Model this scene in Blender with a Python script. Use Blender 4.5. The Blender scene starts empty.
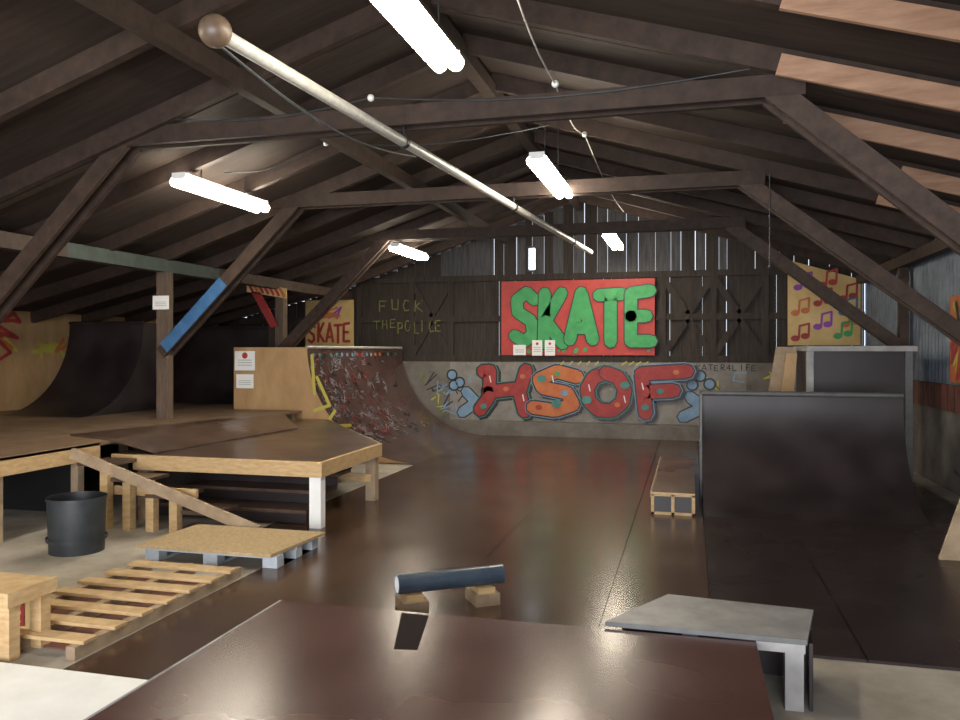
import bpy, math, random
from mathutils import Vector
random.seed(7)
MATS={}
def mat(name,c1,c2=None,scale=(1,1,1),noise=6,rough=.6,rough2=None,metal=0,bump=0,spec=.5,detail=6,brick=None,lo=.33,hi=.68,nr=.65):
    if name in MATS: return MATS[name]
    m=bpy.data.materials.new(name); m.use_nodes=True; nt=m.node_tree; N=nt.nodes; L=nt.links
    b=N['Principled BSDF']; b.inputs['Metallic'].default_value=metal
    b.inputs['Specular IOR Level'].default_value=spec
    b.inputs['Roughness'].default_value=rough
    c1=tuple(c1)+(1,); c2=tuple(c2)+(1,) if c2 else c1
    tc=N.new('ShaderNodeTexCoord'); mp=N.new('ShaderNodeMapping'); mp.inputs['Scale'].default_value=scale
    L.new(tc.outputs['Object'],mp.inputs['Vector'])
    nz=N.new('ShaderNodeTexNoise'); nz.inputs['Scale'].default_value=noise; nz.inputs['Detail'].default_value=detail; nz.inputs['Roughness'].default_value=nr
    L.new(mp.outputs['Vector'],nz.inputs['Vector'])
    rp=N.new('ShaderNodeValToRGB'); rp.color_ramp.elements[0].position=lo; rp.color_ramp.elements[1].position=hi
    rp.color_ramp.elements[0].color=c1; rp.color_ramp.elements[1].color=c2
    L.new(nz.outputs['Fac'],rp.inputs['Fac']); col=rp.outputs['Color']
    if brick:
        bt=N.new('ShaderNodeTexBrick'); bt.inputs['Scale'].default_value=1; bt.inputs['Brick Width'].default_value=brick[0]; bt.inputs['Row Height'].default_value=brick[1]
        bt.inputs['Mortar Size'].default_value=.009; bt.inputs['Mortar Smooth'].default_value=.1; bt.inputs['Bias'].default_value=0
        bt.inputs['Color1'].default_value=(1,1,1,1); bt.inputs['Color2'].default_value=(.82,.80,.80,1); bt.inputs['Mortar'].default_value=(.2,.2,.2,1)
        m2=N.new('ShaderNodeMapping'); m2.inputs['Rotation'].default_value=(0,0,math.pi/2); m2.inputs['Location'].default_value=brick[2]
        L.new(tc.outputs['Object'],m2.inputs['Vector']); L.new(m2.outputs['Vector'],bt.inputs['Vector'])
        mx=N.new('ShaderNodeMixRGB'); mx.blend_type='MULTIPLY'; mx.inputs['Fac'].default_value=1
        L.new(col,mx.inputs['Color1']); L.new(bt.outputs['Color'],mx.inputs['Color2']); col=mx.outputs['Color']
    L.new(col,b.inputs['Base Color'])
    if rough2 is not None:
        n3=N.new('ShaderNodeTexNoise'); n3.inputs['Scale'].default_value=1.2; n3.inputs['Detail'].default_value=1.5; n3.inputs['Roughness'].default_value=.4; L.new(tc.outputs['Object'],n3.inputs['Vector'])
        mr=N.new('ShaderNodeMapRange'); mr.inputs['From Min'].default_value=.2; mr.inputs['From Max'].default_value=.8
        mr.inputs['To Min'].default_value=rough; mr.inputs['To Max'].default_value=rough2
        L.new(n3.outputs['Fac'],mr.inputs['Value']); L.new(mr.outputs['Result'],b.inputs['Roughness'])
    if bump:
        bp=N.new('ShaderNodeBump'); bp.inputs['Strength'].default_value=bump; bp.inputs['Distance'].default_value=.02
        L.new(nz.outputs['Fac'],bp.inputs['Height']); L.new(bp.outputs['Normal'],b.inputs['Normal'])
    MATS[name]=m; return m
def emis(name,c,s):
    m=bpy.data.materials.new(name); m.use_nodes=True; b=m.node_tree.nodes['Principled BSDF']
    b.inputs['Base Color'].default_value=(*c,1); b.inputs['Emission Color'].default_value=(*c,1); b.inputs['Emission Strength'].default_value=s
    MATS[name]=m; return m

class B:
    def __init__(s,name): s.n=name; s.v=[]; s.f=[]; s.m=[]; s.mats=[]; s.sm=[]
    def mi(s,m):
        if m not in s.mats: s.mats.append(m)
        return s.mats.index(m)
    def add(s,vs,fs,m,smooth=False):
        o=len(s.v); s.v+= [tuple(p) for p in vs]; i=s.mi(m)
        for f in fs: s.f.append([o+k for k in f]); s.m.append(i); s.sm.append(smooth)
    def box(s,x0,x1,y0,y1,z0,z1,m):
        vs=[(x,y,z) for z in (z0,z1) for y in (y0,y1) for x in (x0,x1)]
        s.add(vs,[(0,2,3,1),(4,5,7,6),(0,1,5,4),(2,6,7,3),(0,4,6,2),(1,3,7,5)],m)
    def beam(s,p,q,w,h,m,up=(0,0,1)):
        p=Vector(p);q=Vector(q);d=(q-p).normalized();u=Vector(up)
        a=d.cross(u)
        if a.length<1e-3: a=d.cross(Vector((0,1,0)))
        a.normalize(); c=a.cross(d).normalized()
        vs=[b0+a*(sx*w/2)+c*(sz*h/2) for b0 in (p,q) for sx,sz in ((-1,-1),(1,-1),(1,1),(-1,1))]
        s.add(vs,[(0,1,2,3),(7,6,5,4),(0,4,5,1),(1,5,6,2),(2,6,7,3),(3,7,4,0)],m)
    def prism(s,pts,vec,m,mtop=None):
        n=len(pts);v=Vector(vec); a=[Vector(p) for p in pts]; 
        s.add(a+[p+v for p in a],[tuple(range(n))[::-1]]+[(i,(i+1)%n,(i+1)%n+n,i+n) for i in range(n)],m)
        s.add([p+v for p in a],[tuple(range(n))],mtop or m)
    def cyl(s,p,q,r,m,n=20,r2=None,caps=True):
        p=Vector(p);q=Vector(q);d=(q-p).normalized();a=d.orthogonal().normalized();c=d.cross(a);r2=r if r2 is None else r2
        vs=[b0+a*(rr*math.cos(t*2*math.pi/n))+c*(rr*math.sin(t*2*math.pi/n)) for b0,rr in ((p,r),(q,r2)) for t in range(n)]
        s.add(vs,[(i,(i+1)%n,(i+1)%n+n,i+n) for i in range(n)],m,True)
        if caps: s.add(vs,[tuple(range(n))[::-1],tuple(range(n,2*n))],m)
    def ball(s,c,r,m,n=24,k=14):
        vs=[];fs=[]
        for j in range(k+1):
            for i in range(n):
                t=math.pi*j/k;f=2*math.pi*i/n
                vs.append((c[0]+r*math.sin(t)*math.cos(f),c[1]+r*math.sin(t)*math.sin(f),c[2]+r*math.cos(t)))
        for j in range(k):
            for i in range(n): fs.append((j*n+i,(j+1)*n+i,(j+1)*n+(i+1)%n,j*n+(i+1)%n))
        s.add(vs,fs,m,True)
    def done(s,bevel=0,parent=None):
        me=bpy.data.meshes.new(s.n); me.from_pydata(s.v,[],s.f)
        for m in s.mats: me.materials.append(m)
        me.polygons.foreach_set('material_index',s.m); me.polygons.foreach_set('use_smooth',s.sm); me.update()
        o=bpy.data.objects.new(s.n,me); bpy.context.collection.objects.link(o)
        if bevel:
            md=o.modifiers.new('bevel','BEVEL'); md.width=bevel; md.segments=2; md.limit_method='ANGLE'
        if parent: o.parent=parent
        return o

# ---- stroke lettering -------------------------------------------------
def arc(cx,cy,rx,ry,a0,a1,n=10): return [(cx+rx*math.cos(math.radians(a0+(a1-a0)*i/n)),cy+ry*math.sin(math.radians(a0+(a1-a0)*i/n))) for i in range(n+1)]
LET={'S':[[(.95,.85),(.6,1),(.15,.85),(.2,.6),(.8,.42),(.9,.15),(.5,0),(.05,.12)]],
'K':[[(.15,1),(.1,0)],[(.9,1),(.2,.45),(.95,0)]],
'A':[[(.0,0),(.5,1),(1,0)],[(.25,.25),(.78,.25)]],
'T':[[(0,.95),(1,.97)],[(.5,.95),(.5,0)]],
'E':[[(.9,1),(.1,.95),(.1,0),(.95,0)],[(.1,.5),(.75,.5)]],
'H':[[(.08,0),(.18,1)],[(.92,0),(.82,1)],[(.1,.48),(.9,.52)]],
'O':[arc(.5,.5,.42,.5,0,360,16)],
'F':[[(.15,0),(.15,1),(.95,.98)],[(.15,.52),(.75,.52)]],
'U':[[(.1,1),(.15,.1),(.8,.05),(.85,1)]],'C':[[(.9,.9),(.3,1),(.1,.5),(.3,0),(.9,.1)]],
'P':[[(.1,0),(.1,1),(.8,.95),(.8,.5),(.1,.45)]],'L':[[(.1,1),(.1,0),(.8,0)]],'I':[[(.5,1),(.5,0)]],
'R':[[(.1,0),(.1,1),(.8,.95),(.8,.5),(.1,.45),(.9,0)]],'4':[[(.7,0),(.7,1),(.1,.35),(.95,.35)]],' ':[]}
def disc(b,p,r,m,M,d,n=18,sy=1,rot=0):
    b.add([M(p[0]+r*math.cos(t*2*math.pi/n+rot),p[1]+sy*r*math.sin(t*2*math.pi/n+rot),d) for t in range(n)],[tuple(range(n))],m)
def stroke(b,pts,w,m,M,d0,nj=10):
    d=d0
    for i in range(len(pts)-1):
        (x0,y0),(x1,y1)=pts[i],pts[i+1]; l=math.hypot(x1-x0,y1-y0) or 1e-6
        nx,ny=-(y1-y0)/l*w/2,(x1-x0)/l*w/2
        b.add([M(x0+nx,y0+ny,d),M(x0-nx,y0-ny,d),M(x1-nx,y1-ny,d),M(x1+nx,y1+ny,d)],[(0,1,2,3)],m); d+=.0002
    for p in pts:
        disc(b,p,w/2,m,M,d,nj); d+=.0002
def word(b,txt,x,y,cw,h,w,m,M,d0,gap=.2,jit=0):
    for k,ch in enumerate(txt):
        jx=random.uniform(-jit,jit); jy=random.uniform(-jit,jit)
        for pl in LET[ch]:
            stroke(b,[(x+k*cw*(1+gap)+px*cw+jx,y+py*h+jy) for px,py in pl],w,m,M,d0)

# ---- materials ---------------------------------------------------------
M_ply=mat('phenolic_floor',(.056,.029,.018),(.088,.050,.033),noise=1.6,rough=.19,rough2=.27,spec=.5,brick=(2.5,1.26,(0,.64,0)),lo=.2,hi=.8,detail=2,nr=.4)
M_front=mat('front_deck_ply',(.060,.025,.021),(.095,.046,.038),noise=2,rough=.20,rough2=.30,spec=.5,detail=2,lo=.2,hi=.8,nr=.4)
M_dark=mat('dark_ramp_ply',(.016,.011,.012),(.030,.022,.023),noise=2,rough=.36,rough2=.46,spec=.4,detail=2,nr=.4)
M_darkfl=mat('dark_flat_ply',(.022,.015,.014),(.040,.028,.026),noise=2,rough=.23,rough2=.33,brick=(2.5,1.26,(0,.15,0)),lo=.2,hi=.8,detail=2,nr=.4)
M_qp=mat('worn_quarter_ply',(.055,.028,.023),(.11,.062,.056),noise=3,rough=.15,rough2=.24,spec=1.0,detail=3)
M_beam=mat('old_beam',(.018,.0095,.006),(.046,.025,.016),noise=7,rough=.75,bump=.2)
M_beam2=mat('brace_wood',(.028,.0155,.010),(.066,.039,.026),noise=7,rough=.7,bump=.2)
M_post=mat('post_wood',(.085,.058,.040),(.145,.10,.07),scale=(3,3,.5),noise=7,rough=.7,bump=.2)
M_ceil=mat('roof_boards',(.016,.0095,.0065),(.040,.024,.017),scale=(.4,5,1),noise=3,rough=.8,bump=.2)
M_pink=mat('new_joist_wood',(.27,.145,.085),(.40,.24,.15),scale=(.5,3,3),noise=5,rough=.65)
M_pine=mat('pine_lumber',(.42,.265,.12),(.57,.405,.21),scale=(1.5,1.5,6),noise=5,rough=.6)
M_pine2=mat('pine_lumber_grey',(.26,.185,.115),(.40,.295,.19),noise=6,rough=.65)
M_osb=mat('chipboard',(.32,.22,.105),(.49,.36,.20),noise=30,rough=.7)
M_plyw=mat('plywood',(.33,.195,.085),(.47,.30,.145),scale=(1,1,.4),noise=3,rough=.6)
M_plat=mat('worn_platform',(.13,.083,.05),(.24,.16,.105),noise=3,rough=.4,rough2=.6)
M_brdk=mat('brown_deck',(.055,.033,.023),(.11,.070,.050),noise=3,rough=.25,rough2=.38,detail=2)
M_conc=mat('concrete_floor',(.26,.225,.18),(.44,.40,.335),noise=1.5,rough=.8,bump=.1,detail=10)
M_concw=mat('concrete_wall',(.11,.095,.080),(.21,.188,.16),noise=2,rough=.85,bump=.2,detail=10)
M_board=mat('barn_boards',(.017,.0115,.008),(.046,.033,.025),scale=(6,1,.5),noise=3,rough=.8,bump=.2)
M_boardl=mat('daylit_boards',(.038,.037,.037),(.10,.097,.10),scale=(6,1,.5),noise=3,rough=.8)  # paler copy of the barn boards, paints daylight on the upper slats
M_steel=mat('galvanised_steel',(.46,.46,.42),(.64,.63,.58),noise=14,rough=.45,metal=.3)
M_white=mat('white_paint',(.78,.78,.75),(.88,.88,.86),noise=3,rough=.5)
M_grey=mat('grey_top',(.20,.195,.19),(.32,.31,.30),noise=4,rough=.35,rough2=.5,detail=3)
M_dgrey=mat('dark_grey_trim',(.07,.07,.07),(.12,.12,.12),noise=4,rough=.5)
M_blue=mat('blue_paint',(.03,.10,.23),(.06,.16,.32),noise=6,rough=.5)
M_tealb=mat('faded_teal_beam',(.035,.046,.040),(.058,.076,.066),noise=6,rough=.7)
M_pblue=mat('pallet_blue',(.33,.38,.43),(.51,.54,.57),noise=6,rough=.6)
M_red=mat('mural_red',(.38,.033,.028),(.48,.055,.042),noise=4,rough=.6)
M_green=mat('mural_green',(.03,.26,.075),(.06,.35,.11),noise=5,rough=.6)
M_black=mat('black_paint',(.012,.012,.014),rough=.5)
M_railrefl=mat('rail_reflection',(.02,.014,.013),rough=.9,spec=.1)
M_or=mat('mural_orange',(.46,.11,.03),(.55,.18,.055),noise=5,rough=.6)
M_teal=mat('mural_teal',(.035,.17,.15),(.08,.26,.225),noise=5,rough=.6)
M_lb=mat('mural_lightblue',(.12,.22,.35),(.21,.32,.44),noise=5,rough=.6)
M_dred=mat('mural_darkred',(.26,.022,.022),(.39,.045,.04),noise=5,rough=.6)
M_yel=mat('tag_yellow',(.46,.41,.065),rough=.6)
M_fyel=mat('faded_tag',(.20,.21,.04),(.09,.10,.03),noise=9,rough=.7)
M_cream=mat('music_board',(.54,.37,.14),(.66,.47,.21),noise=3,rough=.6)
M_pur=mat('purple_paint',(.25,.05,.35),rough=.6)
M_pap=mat('paper',(.8,.8,.78),rough=.7)
M_rub=mat('black_rubber',(.022,.027,.031),(.045,.05,.055),noise=5,rough=.5)
M_corr=mat('corrugated_metal',(.10,.12,.15),(.18,.21,.25),noise=3,rough=.5,metal=.3)
M_rust=mat('redbrown_plank',(.11,.033,.022),(.19,.07,.045),noise=4,rough=.7)
M_gball=mat('brown_ball',(.09,.058,.036),(.16,.11,.075),noise=6,rough=.45)
M_pwall=mat('pale_wall_paint',(.175,.16,.14),(.285,.265,.235),noise=3,rough=.8)
M_tagp=mat('pale_tag',(.20,.19,.22),(.32,.30,.34),rough=.35)
M_tagr=mat('dull_red_tag',(.22,.04,.035),rough=.4)
M_tagt=mat('dull_teal_tag',(.06,.13,.15),rough=.4)
M_lamp=emis('lamp_diffuser',(1,.91,.75),56)

XR=3.6; XL=-12.0; XC=-2.45; YF=18.6; YB=-3.0
def roofz(x):
    if x>XC: return 5.5-(x-XC)*(1.8/6.05)
    if x>-8.2: return 5.5-(XC-x)*(1.9/5.75)
    return 3.6-(-8.2-x)*(.9/3.8)

# ---- room shell ----------------------------------------------------------
b=B('floor'); b.box(XL-.2,XR+.2,YB,YF+.3,-.2,-.02,M_conc); b.done()
b=B('skate_floor_panels')
b.box(-3.8,-.64,4.15,18.24,-.02,0,M_ply); b.box(-.635,.15,4.75,18.24,-.02,0,M_ply)
b.box(.155,3.3,5.63,18.24,-.02,0.0,M_darkfl)
b.box(-4.65,-3.803,8.0,18.24,-.02,0,M_ply)
b.done()
b=B('ceiling')
for a,c in ((XC,XR+.25),(-8.2,XC),(XL-.2,-8.2)):
    za,zc=roofz(a),roofz(c)
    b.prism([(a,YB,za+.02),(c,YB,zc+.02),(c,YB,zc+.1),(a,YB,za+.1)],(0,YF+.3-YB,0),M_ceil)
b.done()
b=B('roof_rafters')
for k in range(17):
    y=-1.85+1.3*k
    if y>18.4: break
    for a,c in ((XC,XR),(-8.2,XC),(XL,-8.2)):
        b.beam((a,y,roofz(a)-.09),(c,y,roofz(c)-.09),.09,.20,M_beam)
    a0={6:.62,7:.72,8:.92,9:2.25,10:2.3}.get(k)
    if a0 is not None:
        b.beam((a0,y-.09,roofz(a0)-.15),(XR-.1,y-.09,roofz(XR-.1)-.15),.04,.18,M_pink)
b.done()
b=B('roof_purlins')
b.box(-4.26,-4.14,YB+.1,18.4,roofz(-4.2)-.42,roofz(-4.2)-.24,M_beam)
b.box(XC-.08,XC+.08,YB+.1,18.4,5.2,5.36,M_beam)
b.box(-8.3,-8.1,YB+.1,9.0,3.25,3.45,M_beam2); b.box(-8.3,-8.1,9.0,12.6,3.25,3.45,M_tealb); b.box(-8.3,-8.1,12.6,18.4,3.25,3.45,M_beam2)
b.box(XR-.2,XR-.04,YB+.1,18.4,3.4,3.58,M_beam2)
b.done()
for j,yy in enumerate((-.1,3.65,7.4,11.2,15.0)):
    b=B('roof_truss')
    for o in (-.1,.1):
        y=yy+o
        b.beam((-6.6,y,4.27),(.95,y,4.27),.055,.19,M_beam)
        b.beam((-5.85,y,4.23),(-8.2,y,1.95),.053,.19,M_beam2)
        b.beam((.68,y,4.25),(3.52,y,1.75 if j==2 else 2.0),.053,.19,M_beam2)
    for a,c in ((XC,XR-.05),(-8.2,XC)):
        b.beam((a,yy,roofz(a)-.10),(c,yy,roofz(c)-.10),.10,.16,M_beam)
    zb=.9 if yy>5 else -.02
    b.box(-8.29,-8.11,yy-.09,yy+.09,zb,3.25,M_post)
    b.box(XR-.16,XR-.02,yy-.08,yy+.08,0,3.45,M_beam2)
    if j==3:
        p=Vector((-8.12,yy-.13,2.03));q=Vector((-7.05,yy-.13,3.066)); off=Vector((0,-.008,0))
        b.beam(p+off,q+off,.012,.192,M_blue)
    b.done()
# walls
b=B('wall_back')
b.box(XL,-5.5,YB-.15,YB,0,4.5,M_board); b.box(2.8,XR,YB-.15,YB,0,4.0,M_board); b.box(-5.5,2.8,YB-.15,YB,3.3,4.6,M_board); b.done()
b=B('wall_left'); b.box(XL-.15,XL,YB,YF+.2,-.02,2.75,M_plyw)
def ML(a,c,d): return (XL+.003+d,a,c)
for i in range(18):
    y0=random.uniform(11,17.5); z0=random.uniform(2.0,2.5)
    pts=[(y0+random.uniform(-.5,.5),z0+random.uniform(-.25,.2)) for _ in range(5)]
    stroke(b,pts,.07,random.choice([M_dred,M_or,M_pur,M_yel,M_dred,M_black]),ML,.001*i)
b.done()
b=B('wall_right')
b.box(XR,XR+.25,YB,YF+.2,-.02,1.12,M_concw)
b.box(XR-.02,XR+.2,YB,YF+.2,1.12,1.5,M_rust)
for i in range(30): b.box(XR-.026,XR-.02,9.5+i*.3,9.5+i*.3+.02,1.12,1.5,M_black)
pts=[]; y=YB
while y<YF+.2:
    pts.append((y,XR+.06+.03*math.sin(y*2*math.pi/.18))); y+=.03
vs=[(x,y,z) for z in (1.5,3.72) for y,x in pts]; n=len(pts)
b.add(vs,[(i,i+1,i+1+n,i+n) for i in range(n-1)],M_corr,True)
b.box(XR+.1,XR+.2,YB,YF+.2,1.5,3.72,M_corr)
def MR(a,c,d): return (XR-.003-d,a,c)
for pl in ([(12.2,.9),(11.9,.55),(11.6,.85),(11.4,.4)],[(11.2,.45),(11.0,.9),(10.7,.5),(11.2,.45)],[(12.6,.3),(11.9,.2),(11.0,.3)]):
    stroke(b,pl,.03,M_black,MR,.001)
b.done()
b=B('spray_painted_board')
b.box(XR-.05,XR-.03,11.5,12.6,1.55,2.75,M_or)
def MR2(a,c,d): return (XR-.052-d,a,c)
for i in range(14):
    stroke(b,[(random.uniform(11.6,12.5),random.uniform(1.6,2.7)) for _ in range(3)],.1,random.choice([M_dred,M_yel,M_black,M_dred,M_yel]),MR2,.001*i)
b.done()
b=B('wall_far')
b.box(XL,XR+.2,18.5,18.8,-.02,1.72,M_concw)
x=XL
while x<XR:
    w=random.uniform(.15,.22); g=random.choice([.0,.0,.0,.004,.008,.0,.012])
    b.box(x,min(x+w,XR),18.62,18.65,1.72,min(3.72,roofz(x)),M_board)
    x+=w+g
x=XL
while x<XR:
    w=random.uniform(.16,.3); g=random.choice([.0,.0,.006,.010,.018]); zz=min(roofz(x),roofz(min(x+w,XR)))+.05
    if zz>3.72: b.box(x,min(x+w,XR),18.66,18.69,3.7,zz,random.choice([M_board,M_boardl,M_boardl]) if -6.4<x<.8 else M_board)
    x+=w+g
for z in (1.8,2.75,3.72): b.box(XL,XR,18.5 if z<2 else 18.55,18.62,z-.07,z+.07,M_board)
for x0,x1 in ((-6.6,-5.6),(-.6,.5),(.5,1.6)):
    b.beam((x0,18.57,1.85),((x0+x1)/2,18.57,2.7),.05,.14,M_board); b.beam(((x0+x1)/2,18.57,2.7),(x1,18.57,1.85),.05,.14,M_board)
    b.beam((x0,18.57,3.65),((x0+x1)/2,18.57,2.8),.05,.14,M_board); b.beam(((x0+x1)/2,18.57,2.8),(x1,18.57,3.65),.05,.14,M_board)
for x0 in (-8,-6.6,-5.6,-.6,.5,1.6): b.box(x0-.07,x0+.07,18.54,18.62,1.72,3.7,M_board)
b.done()
b=B('trim_1'); b.box(-4.6,XR-.2,18.25,18.49,-.02,.31,M_concw); b.done(.01)
b=B('window_1'); b.box(-3.72,-3.5,18.6,18.62,3.85,4.45,M_boardl); b.box(-3.68,-3.54,18.59,18.598,3.9,4.4,emis('daylit_pane',(.8,.9,1),7)); b.done()

# ---- murals --------------------------------------------------------------
b=B('skate_mural')
b.box(-4.32,-.77,18.46,18.498,1.88,3.62,M_red)
def MF(y): return lambda a,c,d:(a,y-d,c)
Mf=MF(18.458)
x=-4.03; hs=[1.15,1.17,1.08,1.12,1.14]; ys=[2.2,2.15,2.24,2.19,2.2]
for k,ch in enumerate('SKATE'):
    for wd,mt,dd in ((.33,M_black,.001+.008*k),(.28,M_green,.0045+.008*k)):
        for pl in LET[ch]:
            stroke(b,[(x+k*.67+px*.53,ys[k]+py*hs[k]) for px,py in pl],wd,mt,Mf,dd,7)
for i in range(14):
    xx=random.uniform(-4.2,-.9); zz=2.0+random.uniform(-.05,.03); disc(b,(xx,zz),random.uniform(.03,.05),M_green,Mf,.001+i*.0003)
b.done()
b=B('graffiti_mural')
Mg=MF(18.497)
b.add([Mg(-5.6,.33,0),Mg(1.2,.33,0),Mg(1.2,1.71,0),Mg(-5.6,1.71,0)],[(0,1,2,3)],M_pwall)
rr=random.Random(11)
for i in range(30):
    xx=rr.choice([rr.uniform(-6.3,-4.8),rr.uniform(.0,1.9)]); zz=rr.uniform(.5,1.4)
    stroke(b,[(xx+rr.uniform(-.2,.2),zz+rr.uniform(-.2,.2)) for _ in range(4)],.03,rr.choice([M_yel,M_black,M_lb,M_fyel]),Mg,.0005)
stroke(b,[(-5.3,.5),(-4.95,.75),(-5.2,1.0)],.30,M_black,Mg,.002,6); stroke(b,[(-.15,.5),(.3,.72),(.0,.95)],.30,M_black,Mg,.002,6)
stroke(b,[(-5.3,.5),(-4.95,.75),(-5.2,1.0)],.24,M_lb,Mg,.005,6); stroke(b,[(-.15,.5),(.3,.72),(.0,.95)],.24,M_lb,Mg,.005,6)
G={'H':[[(-.16,-.08),(.08,.3),(.1,1.06)],[(.98,-.10),(.85,.45),(1.02,1.08)],[(.05,.44),(.9,.56)],[(-.08,1.04),(.1,1.04)]],
   'S':[[(1.05,.9),(.55,1.05),(.1,.82),(.2,.58),(.8,.45),(.95,.12),(.5,-.06),(-.05,.02)]],
   'O':[arc(.5,.48,.46,.54,90,450,9)],
   'F':[[(.2,-.08),(.1,1.0),(1.15,1.08)],[(.15,.50),(.85,.55)]]}
cols=[M_dred,M_or,M_dred,M_dred]; halo=[M_teal,M_lb,M_teal,M_lb]
D=.008
for k,ch in enumerate('HSOF'):
    for wd,mt,ox,oz in ((.42,M_black,.06,-.04),(.41,halo[k],0,0),(.37,M_black,0,0),(.30,cols[k],0,0)):
        D+=.0035
        for pl in G[ch]:
            stroke(b,[(-4.70+k*1.18+px*.95+ox,.64+py*.82+oz) for px,py in pl],wd,mt,Mg,D,7)
D+=.004
i=0
for (dx,dz,r,m_) in ((-4.75,.66,.08,M_teal),(-3.80,1.38,.07,M_or),(-3.0,.75,.12,M_teal),(-2.82,1.0,.09,M_lb),(-3.35,1.33,.11,M_teal),(-3.42,.66,.08,M_dred),(-1.43,1.2,.11,M_teal),(-2.3,.85,.12,M_teal),(-1.6,.75,.07,M_or),(-.98,.7,.09,M_teal),(-.3,1.5,.07,M_or),(-4.2,1.08,.07,M_or),(-2.98,1.45,.07,M_green),(-.65,1.07,.08,M_teal)):
    disc(b,(dx,dz),r,m_,Mg,D+i*.0004,9,sy=.8); i+=1
for k,(hx,hz) in enumerate(((-4.6,1.38),(-3.8,.95),(-3.1,1.4),(-2.25,1.2),(-1.45,.95),(-1.05,1.25))):
    stroke(b,[(hx,hz),(hx+.03,hz-.14)],.025,M_pap,Mg,D+.01)
for p in ((-5.55,1.4),(-5.36,1.22),(.05,1.22),(.42,1.24),(.22,1.42),(-5.5,1.15)):
    disc(b,p,.14,M_black,Mg,.009); disc(b,p,.10,M_lb,Mg,.011)
word(b,'SKATER4LIFE',.0,1.55,.09,.12,.02,M_black,Mg,.002,.45,.01)
for k in range(5): stroke(b,[(-2.9+k*.2,1.66),(-2.84+k*.2,1.73)],.03,M_yel,Mg,.04)
for k in range(4): stroke(b,[(-1.5+k*.16,1.66),(-1.4+k*.16,1.73)],.03,M_yel,Mg,.04)
b.done()
b=B('wall_tag')
Mt=MF(18.545)
word(b,'FUCK',-7.45,2.95,.22,.26,.03,M_fyel,Mt,.0,.35,.04); word(b,'THE',-7.6,2.55,.15,.2,.024,M_fyel,Mt,.0,.35,.03); word(b,'POLICE',-6.95,2.45,.15,.26,.028,M_fyel,Mt,.0,.3,.05)
b.done()
b=B('music_notes_board')
b.prism([(2.05,18.49,2.1),(3.5,18.49,2.1),(3.5,18.49,3.5),(2.05,18.49,3.95)],(0,-.03,0),M_cream)
Mm=MF(18.458)
for i,(nx,nz,c) in enumerate(((2.2,2.25,M_dred),(2.65,2.5,M_pur),(3.05,2.3,M_green),(2.2,2.8,M_or),(2.65,3.0,M_dred),(3.15,2.8,M_blue),(2.25,3.35,M_pur),(2.75,3.4,M_red),(3.15,3.1,M_dred),(3.2,2.55,M_or))):
    disc(b,(nx,nz),.09,c,Mm,.001+.0003*i,sy=.75); disc(b,(nx+.2,nz+.05),.09,c,Mm,.001+.0003*i,sy=.75)
    stroke(b,[(nx+.07,nz),(nx+.09,nz+.27),(nx+.28,nz+.32),(nx+.27,nz+.05)],.045,c,Mm,.004)
b.done()
b=B('painted_plywood_panel')
b.box(-9.4,-8.1,18.44,18.49,2.0,3.25,M_cream)
Mp=MF(18.438)
word(b,'SKATE',-9.3,2.2,.18,.45,.07,M_dred,Mp,.0,.3,.02)
for i in range(6): stroke(b,[(random.uniform(-9.3,-8.2),random.uniform(2.7,3.2)) for _ in range(3)],.05,random.choice([M_pur,M_or]),Mp,.003+.001*i)
b.done()
b=B('spray_painted_plank'); Mq=MF(14.75)
b.prism([(-8.85,14.78,3.2),(-7.95,14.78,3.05),(-7.95,14.78,3.25),(-8.85,14.78,3.42)],(0,-.03,0),M_cream)
b.prism([(-8.75,14.78,3.2),(-8.55,14.78,3.2),(-8.15,14.78,2.5),(-8.3,14.78,2.45)],(0,-.03,0),M_dred)
for i in range(7): stroke(b,[(-8.8+.12*i,3.36-.02*i),(-8.72+.12*i,3.22-.02*i)],.06,random.choice([M_red,M_or,M_dred]),Mq,.001+.001*i)
b.done()
def notice(x,y,z,w,h,red=True):
    b=B('paper_notice'); b.box(x-w/2,x+w/2,y-.004,y,z-h/2,z+h/2,M_pap)
    Mn=MF(y-.005)
    for k in range(3): b.add([Mn(x-w*.35,z+h*(.05-.13*k),0),Mn(x+w*.35,z+h*(.05-.13*k),0),Mn(x+w*.35,z+h*(.02-.13*k),0),Mn(x-w*.35,z+h*(.02-.13*k),0)],[(0,1,2,3)],M_grey)
    if red: disc(b,(x,z+h*.27),w*.14,M_red,Mn,.0005)
    b.done()
notice(-8.2,11.1,2.76,.3,.22,False)
notice(-8.0,13.27,1.8,.42,.36); notice(-8.0,13.27,1.42,.36,.26,False)
notice(-3.87,18.40,2.0,.3,.24,False); notice(-3.45,18.40,2.05,.24,.36); notice(-3.15,18.40,2.05,.24,.36)
notice(3.35,11.0,2.3,.2,.3)

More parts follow.
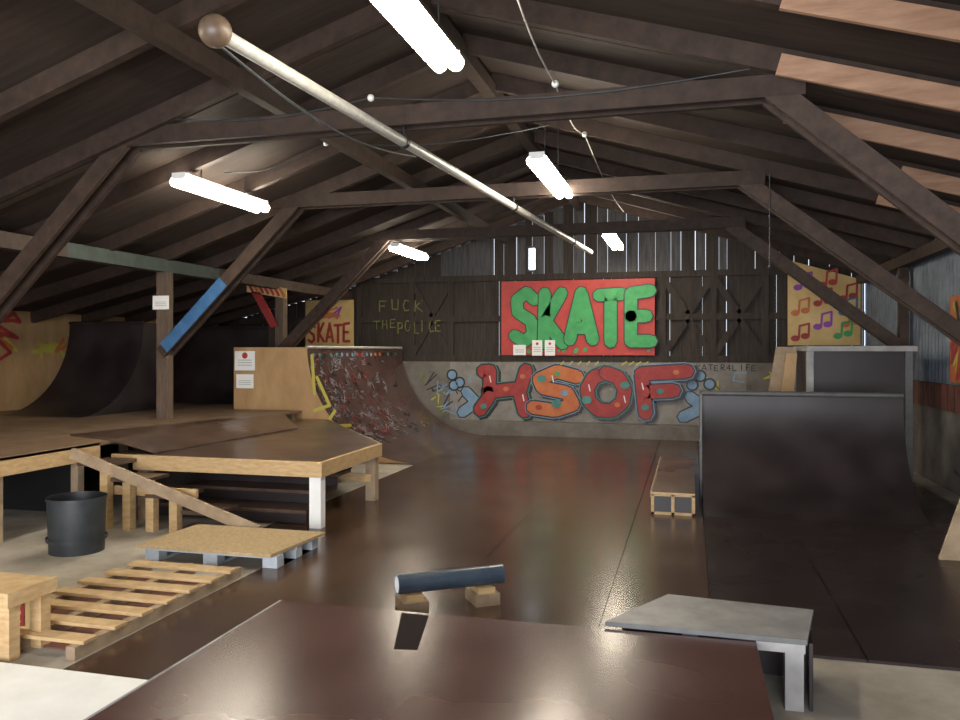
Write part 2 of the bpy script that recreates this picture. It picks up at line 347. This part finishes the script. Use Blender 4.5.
# ---- ramps --------------------------------------------------------------
def quarter(name,mapf,W,H,L,deck,msurf,mside,mdeck,z0=0,cop=M_steel,n=16,copr=.03):
    b=B(name); R=(L*L+H*H)/(2*H); th=math.acos(max(-1,1-H/R))
    prof=[(R*math.sin(th*i/n),z0+R*(1-math.cos(th*i/n))) for i in range(n+1)]
    prof[-1]=(L,z0+H)
    b.add([mapf(s,t,z) for t in (0,W) for s,z in prof],[(i,i+1,i+n+2,i+n+1) for i in range(n)],msurf,True)
    e=L+deck
    side=prof+[(e,z0+H),(e,z0)]
    for t in (0,W):
        b.add([mapf(s,t,z) for s,z in side],[tuple(range(len(side)))],mside)
    b.add([mapf(L,0,z0+H),mapf(L,W,z0+H),mapf(e,W,z0+H),mapf(e,0,z0+H)],[(0,1,2,3)],mdeck)
    b.add([mapf(e,0,z0+H),mapf(e,W,z0+H),mapf(e,W,z0),mapf(e,0,z0)],[(0,1,2,3)],mside)
    b.cyl(mapf(L,0,z0+H),mapf(L,W,z0+H),copr,cop,12)
    def MS(t,u,d):
        a=th*u; s=(R-d-.004)*math.sin(a); z=z0+R-(R-d-.004)*math.cos(a)
        return mapf(s,t,z)
    b.MS=MS; b.R=R; b.th=th
    return b
b=quarter('quarter_pipe',lambda s,t,z:(.16+t,10.0+s,z),2.5,1.41,1.36,.8,M_dark,M_dark,M_dgrey,cop=M_dgrey,copr=.035,n=28)
b.box(.16,2.66,11.40,11.62,1.412,1.425,M_grey)
b.box(.13,.158,11.2,12.16,0.001,1.41,M_dgrey)
b.done()
b=quarter('quarter_pipe',lambda s,t,z:(-4.65-s,13.3+t,z),4.93,2.05,2.1,1.5,M_qp,M_plyw,M_plyw,n=28)
Ms=MF(13.297)
for pl in ([(-6.55,1.5),(-6.3,1.0),(-6.6,.9)],[(-6.2,.9),(-6.4,.6),(-5.9,.65)],[(-6.65,1.9),(-6.6,1.2)]): stroke(b,pl,.06,M_yel,Ms,.001)
def sstroke(pts,w,m,d):
    k=b.R*b.th
    M2=lambda a,c,dd: b.MS(a,c/k,dd)
    stroke(b,[(t,u*k) for t,u in pts],w,m,M2,d,6)
rr=random.Random(3)
for i in range(260):
    t=rr.uniform(.1,3.9)*rr.uniform(.3,1.2); u=rr.uniform(.32,.97)
    if t>4.7: continue
    m_=rr.choice([M_tagp,M_tagp,M_tagp,M_black,M_tagt,M_tagp,M_tagr,M_black,M_tagr])
    pts=[(min(4.8,max(.05,t+rr.uniform(-.12,.12))),min(.98,max(.1,u+rr.uniform(-.03,.03)))) for _ in range(rr.randint(4,7))]
    sstroke(pts,rr.uniform(.008,.018),m_,.0004+.0012*(i%6))
for i in range(18):
    sstroke([(.2+i*.25,.955),(.24+i*.25,.955)],.08,rr.choice([M_teal,M_or,M_dred,M_lb,M_black]),.009)
b.done()
b=quarter('quarter_pipe',lambda s,t,z:(-11.2+t,10.9+s,z),1.6,1.6,1.6,.6,M_dark,M_dark,M_dark,z0=.9,cop=M_dark); b.done()
b=quarter('quarter_pipe',lambda s,t,z:(-11.4+t,14.4+s,z),2.4,1.6,1.5,.6,M_dark,M_dark,M_dark,z0=.9,cop=M_dark); b.done()
b=B('ramp_deck')
for x,mm in ((1.75,M_grey),(3.1,M_dgrey)):
    b.box(x-.05,x+.05,12.9,13.0,0,1.98,mm); b.box(x-.05,x+.05,14.3,14.4,0,1.98,mm)
b.box(1.8,3.05,12.95,12.97,0,1.98,M_dark); b.box(1.7,3.2,12.85,14.5,1.98,2.06,M_grey); b.box(1.72,1.74,13.0,14.3,0,1.98,M_dark)
b.done(.004)
b=B('leaning_plywood_sheet')
b.prism([(1.0,13.6,0),(1.5,13.6,0),(1.66,13.75,2.05),(1.35,13.75,2.05)],(0,.03,0),M_pine2); b.prism([(1.2,13.3,0),(1.45,13.3,0),(1.64,13.5,1.95),(1.48,13.5,1.95)],(0,.03,0),M_plyw); b.done()
b=B('leaning_board')
b.prism([(2.3,8.5,0),(3.0,8.5,0),(3.25,8.95,.75),(2.58,8.8,.55)],(.0,.03,0.01),M_pine2); b.done()
b=B('grind_bench')
b.box(-.46,.06,9.98,13.3,.23,.27,M_brdk)
for x in (-.46,-.01): b.box(x,x+.07,9.98,13.3,.0,.22,M_brdk)
for y in (9.98,10.8,11.7,12.6,13.22): b.box(-.38,-.02,y,y+.07,.03,.19,M_pine2)
b.box(-.46,.06,9.95,9.98,.225,.27,M_pine); b.box(-.46,.06,9.95,9.98,.0,.035,M_pine)
for x in (-.46,-.22,.02): b.box(x,x+.04,9.95,9.98,.0,.25,M_pine)
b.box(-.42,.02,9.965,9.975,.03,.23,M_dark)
b.box(-.47,-.45,9.98,13.3,.2,.275,M_pine2)
b.done(.003)
def plat(x0,x1,y0,y1,yl,fas):
    b=B('raised_platform')
    b.box(x0,x1,y0,y1,.86,.9,M_plat)
    if fas:
        b.box(x1-.04,x1,y0-.02,8.1,.70,.895,M_pine); b.box(x0,x1,y0-.04,y0,.70,.9,M_pine)
    for y in yl:
        for x in ((x1-.15,-8.5,-10.2) if fas else (x1-.3,-10.2)):
            b.box(x-.05,x+.05,y-.05,y+.05,-.02,.86,M_pine2)
        b.box(x0+.1,x1-.1,y+.05,y+.1,.72,.86,M_pine2)
    if fas: b.box(XL+.05,-7.4,8.3,8.35,-.02,.86,M_black)  # black sheet stands in for the shade under the deck
    b.done(.003)
plat(XL+.02,-6.82,5.6,13.24,(5.65,6.75,7.9,9.2,10.6,12.0,13.1),True)
plat(XL+.02,-8.3,13.26,18.45,(14,16,18),False)
b=B('landing_platform')
top=[(-6.75,8.2),(-4.0,8.2),(-4.05,10.05),(-6.3,13.2),(-6.78,13.2)]
b.prism([(x,y,.70) for x,y in top],(0,0,.05),M_pine,M_brdk)
b.box(-6.4,-4.0,8.14,8.2,.58,.75,M_pine); b.beam((-3.98,8.14,.665),(-4.02,10.05,.665),.05,.17,M_pine)
b.beam((-4.05,10.08,.665),(-6.3,13.18,.665),.05,.17,M_pine2)
for x,y in ((-4.06,8.25),(-4.1,9.95),(-6.3,8.25),(-6.3,10),(-5.2,11.3)): b.box(x-.07,x+.07,y-.06,y+.06,-.02 if x<-4.7 else 0,.70,M_white if y<9 and x>-5 else M_pine2)
b.beam((-5.6,8.3,.66),(-4.1,9.9,.3),.04,.1,M_pine)
b.done(.003)
b=B('plywood_bank')
b.prism([(-7.7,8.6,.9),(-6.8,8.25,.9),(-6.2,8.3,.752),(-6.0,11.5,.752),(-6.8,12.5,.9)],(0,0,.02),M_brdk)
b.done(.003)
b=B('wooden_stairs')
for i in range(4):
    z=.16+.15*i; y=8.35+.42*i
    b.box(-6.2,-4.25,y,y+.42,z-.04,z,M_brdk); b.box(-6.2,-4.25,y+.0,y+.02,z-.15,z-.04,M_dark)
b.beam((-6.78,7.6,.83),(-4.42,7.6,.08),.05,.12,M_pine2)
for i,x in enumerate((-6.4,-6.1,-5.8,-5.5)):
    zt=.83-(x+6.78)*.317-.06
    b.box(x-.05,x+.05,7.65,7.75,-.02,zt,M_pine)
for i in range(4):
    x0=-6.75+i*.45; z=.72-i*.16
    b.box(x0,x0+.42,7.64,8.12,z-.04,z,M_brdk)
b.box(-6.5,-5.3,7.78,7.83,.35,.45,M_pine)
b.done(.003)
b=B('rubber_bin'); c=(-5.97,6.76)
b.cyl((c[0],c[1],-.02),(c[0],c[1],.53),.255,M_rub,32,.275,caps=False); b.cyl((c[0],c[1],.53),(c[0],c[1],.0),.26,M_black,32,.24,caps=False)
b.cyl((c[0],c[1],-.02),(c[0],c[1],0),.255,M_rub,32)
for z in (.1,.5): b.cyl((c[0],c[1],z),(c[0],c[1],z+.03),.282,M_rub,32,caps=False)
b.done()
b=B('wooden_pallet')
for x in (-5.05,-4.42,-3.8): b.box(x,x+.15,6.6,7.45,-.02,.0,M_pblue)
for x in (-5.05,-4.42,-3.8):
    for y in (6.6,6.96,7.3): b.box(x,x+.15,y,y+.13,.0,.085,M_pblue)
for y in (6.6,6.98,7.32): b.box(-5.05,-3.65,y,y+.12,.085,.11,M_pblue)
b.prism([(-5.12,6.56,.112),(-3.68,6.54,.112),(-3.6,7.5,.112),(-5.08,7.5,.112)],(0,0,.03),M_osb)
b.done(.003)
b=B('slatted_floor_frame')
for x in (-4.85,-4.4,-3.93): b.box(x,x+.07,4.35,6.35,-.02,.07,M_pine2)
y=4.4
while y<6.3:
    dx=random.uniform(-.03,.03); b.box(-4.88+dx,-3.83+dx*.3,y,y+.13,.07,.095,M_pine); y+=.285
b.box(-4.8,-3.9,4.5,6.2,-.019,-.01,M_rust)
b.done(.003)
b=B('wooden_table')
xr=-4.25; zt=.44
b.box(-5.3,xr,4.2,4.58,zt-.03,zt,M_pine); b.box(-5.3,xr,4.18,4.2,zt-.10,zt,M_pine); b.box(xr,xr+.03,4.18,4.60,zt-.10,zt,M_pine)
for x in (-5.25,xr-.09):
    for y in (4.22,4.48): b.box(x,x+.09,y,y+.09,-.02,zt-.03,M_pine)
b.box(-5.2,xr-.1,4.50,4.52,.0,zt-.05,M_cream)
Mw=MF(4.498)
for i in range(14): stroke(b,[(random.uniform(-5.1,-4.4),random.uniform(.05,zt-.1)) for _ in range(3)],.03,random.choice([M_red,M_dred,M_black]),Mw,.0005*i)
b.done(.003)
b=B('sunlit_patch'); b.box(-5.6,-2.75,1.9,4.12,-.02,.03,M_white); b.done(.003)  # added sheet, its white stands in for sunlight on the floor
b=B('front_platform')
b.box(-2.6,.36,-2.5,4.74,.335,.36,M_front); b.box(-2.58,.34,-2.5,4.72,-.02,.335,M_dark)
b.box(-2.603,-2.585,-2.5,4.74,.355,.362,M_grey)  # pale strip paints the light caught along the left edge
b.add([(-1.74,4.70,.3607),(-1.56,4.70,.3607),(-1.44,4.14,.3607),(-1.57,4.12,.3607)],[(0,1,2,3)],M_railrefl)  # dark quad paints the rail's dark reflection onto the deck
b.done(.003)
b=B('skate_box')
T=[(-.49,4.78),(.63,4.75),(.74,5.32),(-.14,5.42)]
b.prism([(x,y,.36) for x,y in T],(0,0,.03),M_dgrey,M_grey)
for x,y,w2 in ((.565,4.81,.05),(.67,5.26,.045),(-.1,5.32,.045),(.0,4.85,.045)): b.box(x-w2,x+w2,y-.04,y+.04,-.02,.36,M_grey if y<4.83 else M_dgrey)
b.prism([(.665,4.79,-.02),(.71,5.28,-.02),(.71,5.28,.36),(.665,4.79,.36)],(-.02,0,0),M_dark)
b.box(-.05,.6,5.27,5.29,-.02,.36,M_dark)
b.prism([(.36,4.77,.31),(.62,4.77,.31),(.62,4.77,.36),(.36,4.77,.36)],(0,-.015,0),M_grey)
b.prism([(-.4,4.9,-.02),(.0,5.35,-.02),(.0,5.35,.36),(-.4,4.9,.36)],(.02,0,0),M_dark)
b.done(.003)
b=B('grind_rail')
p=Vector((-2.17,5.76,.205));q=Vector((-1.46,6.26,.205));d=(q-p).normalized()
M_rail=mat('rail_plastic',(.028,.04,.06),(.05,.07,.095),noise=5,rough=.3)
b.cyl(p,q,.075,M_rail,28,caps=False); b.cyl(p,q,.062,M_white,28,caps=False)
n=28;a=d.orthogonal().normalized();cc=d.cross(a)
for P in (p,q):
    vs=[P+a*(r*math.cos(t*2*math.pi/n))+cc*(r*math.sin(t*2*math.pi/n)) for r in (.062,.075) for t in range(n)]
    b.add(vs,[(i,(i+1)%n,(i+1)%n+n,i+n) for i in range(n)],M_lb)
for s in (.12,.70):
    c0=p+d*s; a2=Vector((d.y,-d.x,0))
    b.beam(Vector((c0.x,c0.y,.045))-a2*.13,Vector((c0.x,c0.y,.045))+a2*.13,.2,.09,M_pine2)
    b.beam(Vector((c0.x,c0.y,.11))-a2*.10,Vector((c0.x,c0.y,.11))+a2*.10,.14,.045,M_pine)
b.done()
b=B('ceiling_pole')
p=Vector((-2.93,4.62,4.04));q=Vector((-2.0,16.7,4.04))
b.cyl(p,q,.05,M_steel,20); b.ball(tuple(p-(q-p).normalized()*.1),.105,M_gball)
for t in (.23,.54,.86):
    c=p+(q-p)*t; b.cyl(c,(c.x,c.y,4.2),.012,M_black,8); b.cyl(c-(q-p).normalized()*.03,c+(q-p).normalized()*.03,.062,M_black,16)
prev=None
for i in range(25):
    t=i/24; c=p+(q-p)*(t*.26)+Vector((-.03,0,-.06-.16*math.sin(math.pi*t)))
    if prev: b.cyl(prev,c,.009,M_rub,6)
    prev=c
b.done()
def lamp(x,y,z=4.2,L=1.9):
    b=B('fluorescent_lamp')
    b.box(x-.07,x+.07,y-L/2,y+L/2,z+.05,z+.10,M_white)
    for o in (-.065,.065): b.cyl((x+o,y-L/2+.01,z),(x+o,y+L/2-.01,z),.062,M_lamp,14)
    for e in (-1,1): b.box(x-.09,x+.09,y+e*(L/2)-.008,y+e*(L/2)+.008,z+.02,z+.1,M_white)
    for e in (-.5,.5): b.cyl((x,y+e,z+.1),(x,y+e,roofz(x)-.02),.008,M_black,6)
    b.done()
lamp(-1.8,5.15,L=1.5); lamp(-1.72,10.2,L=2.1); lamp(-1.5,16.4)
lamp(-5.85,9.2,z=4.0,L=1.9); lamp(-5.6,15.6,z=4.0,L=1.7); lamp(-5.9,4.0,z=4.0,L=1.5)
def cable(pts,r=.008,m=None):
    b=B('electric_cable')
    for i in range(len(pts)-1):
        p=Vector(pts[i]);q=Vector(pts[i+1]); prev=p
        for k in range(1,7):
            t=k/6; c=p.lerp(q,t)-Vector((0,0,.12*math.sin(math.pi*t))); b.cyl(prev,c,r,m or M_steel,6); prev=c
    for p in pts[1:-1]: b.ball(p,.035,M_white,12,8)
    b.done()
cable([(-1.3,2.5,5.0),(-1.25,5.15,4.8),(-1.2,7.3,4.45),(-1.3,10.2,4.75),(-1.3,16.4,4.8)])
cable([(-5.85,9.2,4.3),(-4.6,9.6,4.7),(-1.75,10.2,4.9)],.008,M_rub)
cable([(-7.9,7.3,3.7),(-5.5,7.25,4.45),(-3.0,7.25,4.45),(.5,7.25,4.42)],.008,M_rub)
b=B('hanging_chain')
b.cyl((1.0,11.0,4.3),(1.0,11.0,3.1),.008,M_rub,6)
b.ball((1.0,11.0,3.08),.025,M_rub,10,8); b.done()
w=bpy.data.worlds.new('World'); bpy.context.scene.world=w; w.use_nodes=True
bg=w.node_tree.nodes['Background']; bg.inputs['Color'].default_value=(.80,.88,1,1); bg.inputs['Strength'].default_value=1.4
def area(name,loc,tgt,sx,sy,E,c):
    l=bpy.data.lights.new(name,'AREA'); l.shape='RECTANGLE'; l.size=sx; l.size_y=sy; l.energy=E; l.color=c
    o=bpy.data.objects.new(name,l); bpy.context.collection.objects.link(o); o.location=loc
    o.rotation_euler=(Vector(tgt)-Vector(loc)).to_track_quat('-Z','Y').to_euler(); return o
area('doorway_daylight',(-1.3,-3.3,1.9),(-1.3,6,.6),7,3,1250,(.95,.96,1))
cam=bpy.data.cameras.new('camera'); co=bpy.data.objects.new('camera',cam); bpy.context.collection.objects.link(co)
co.location=(0,0,2.0); co.rotation_euler=(math.pi/2,0,math.atan(210/800)); cam.sensor_width=36; cam.lens=30; cam.shift_y=-10/960
cam.clip_start=.05
bpy.context.scene.camera=co
bpy.context.scene.view_settings.view_transform='Standard'
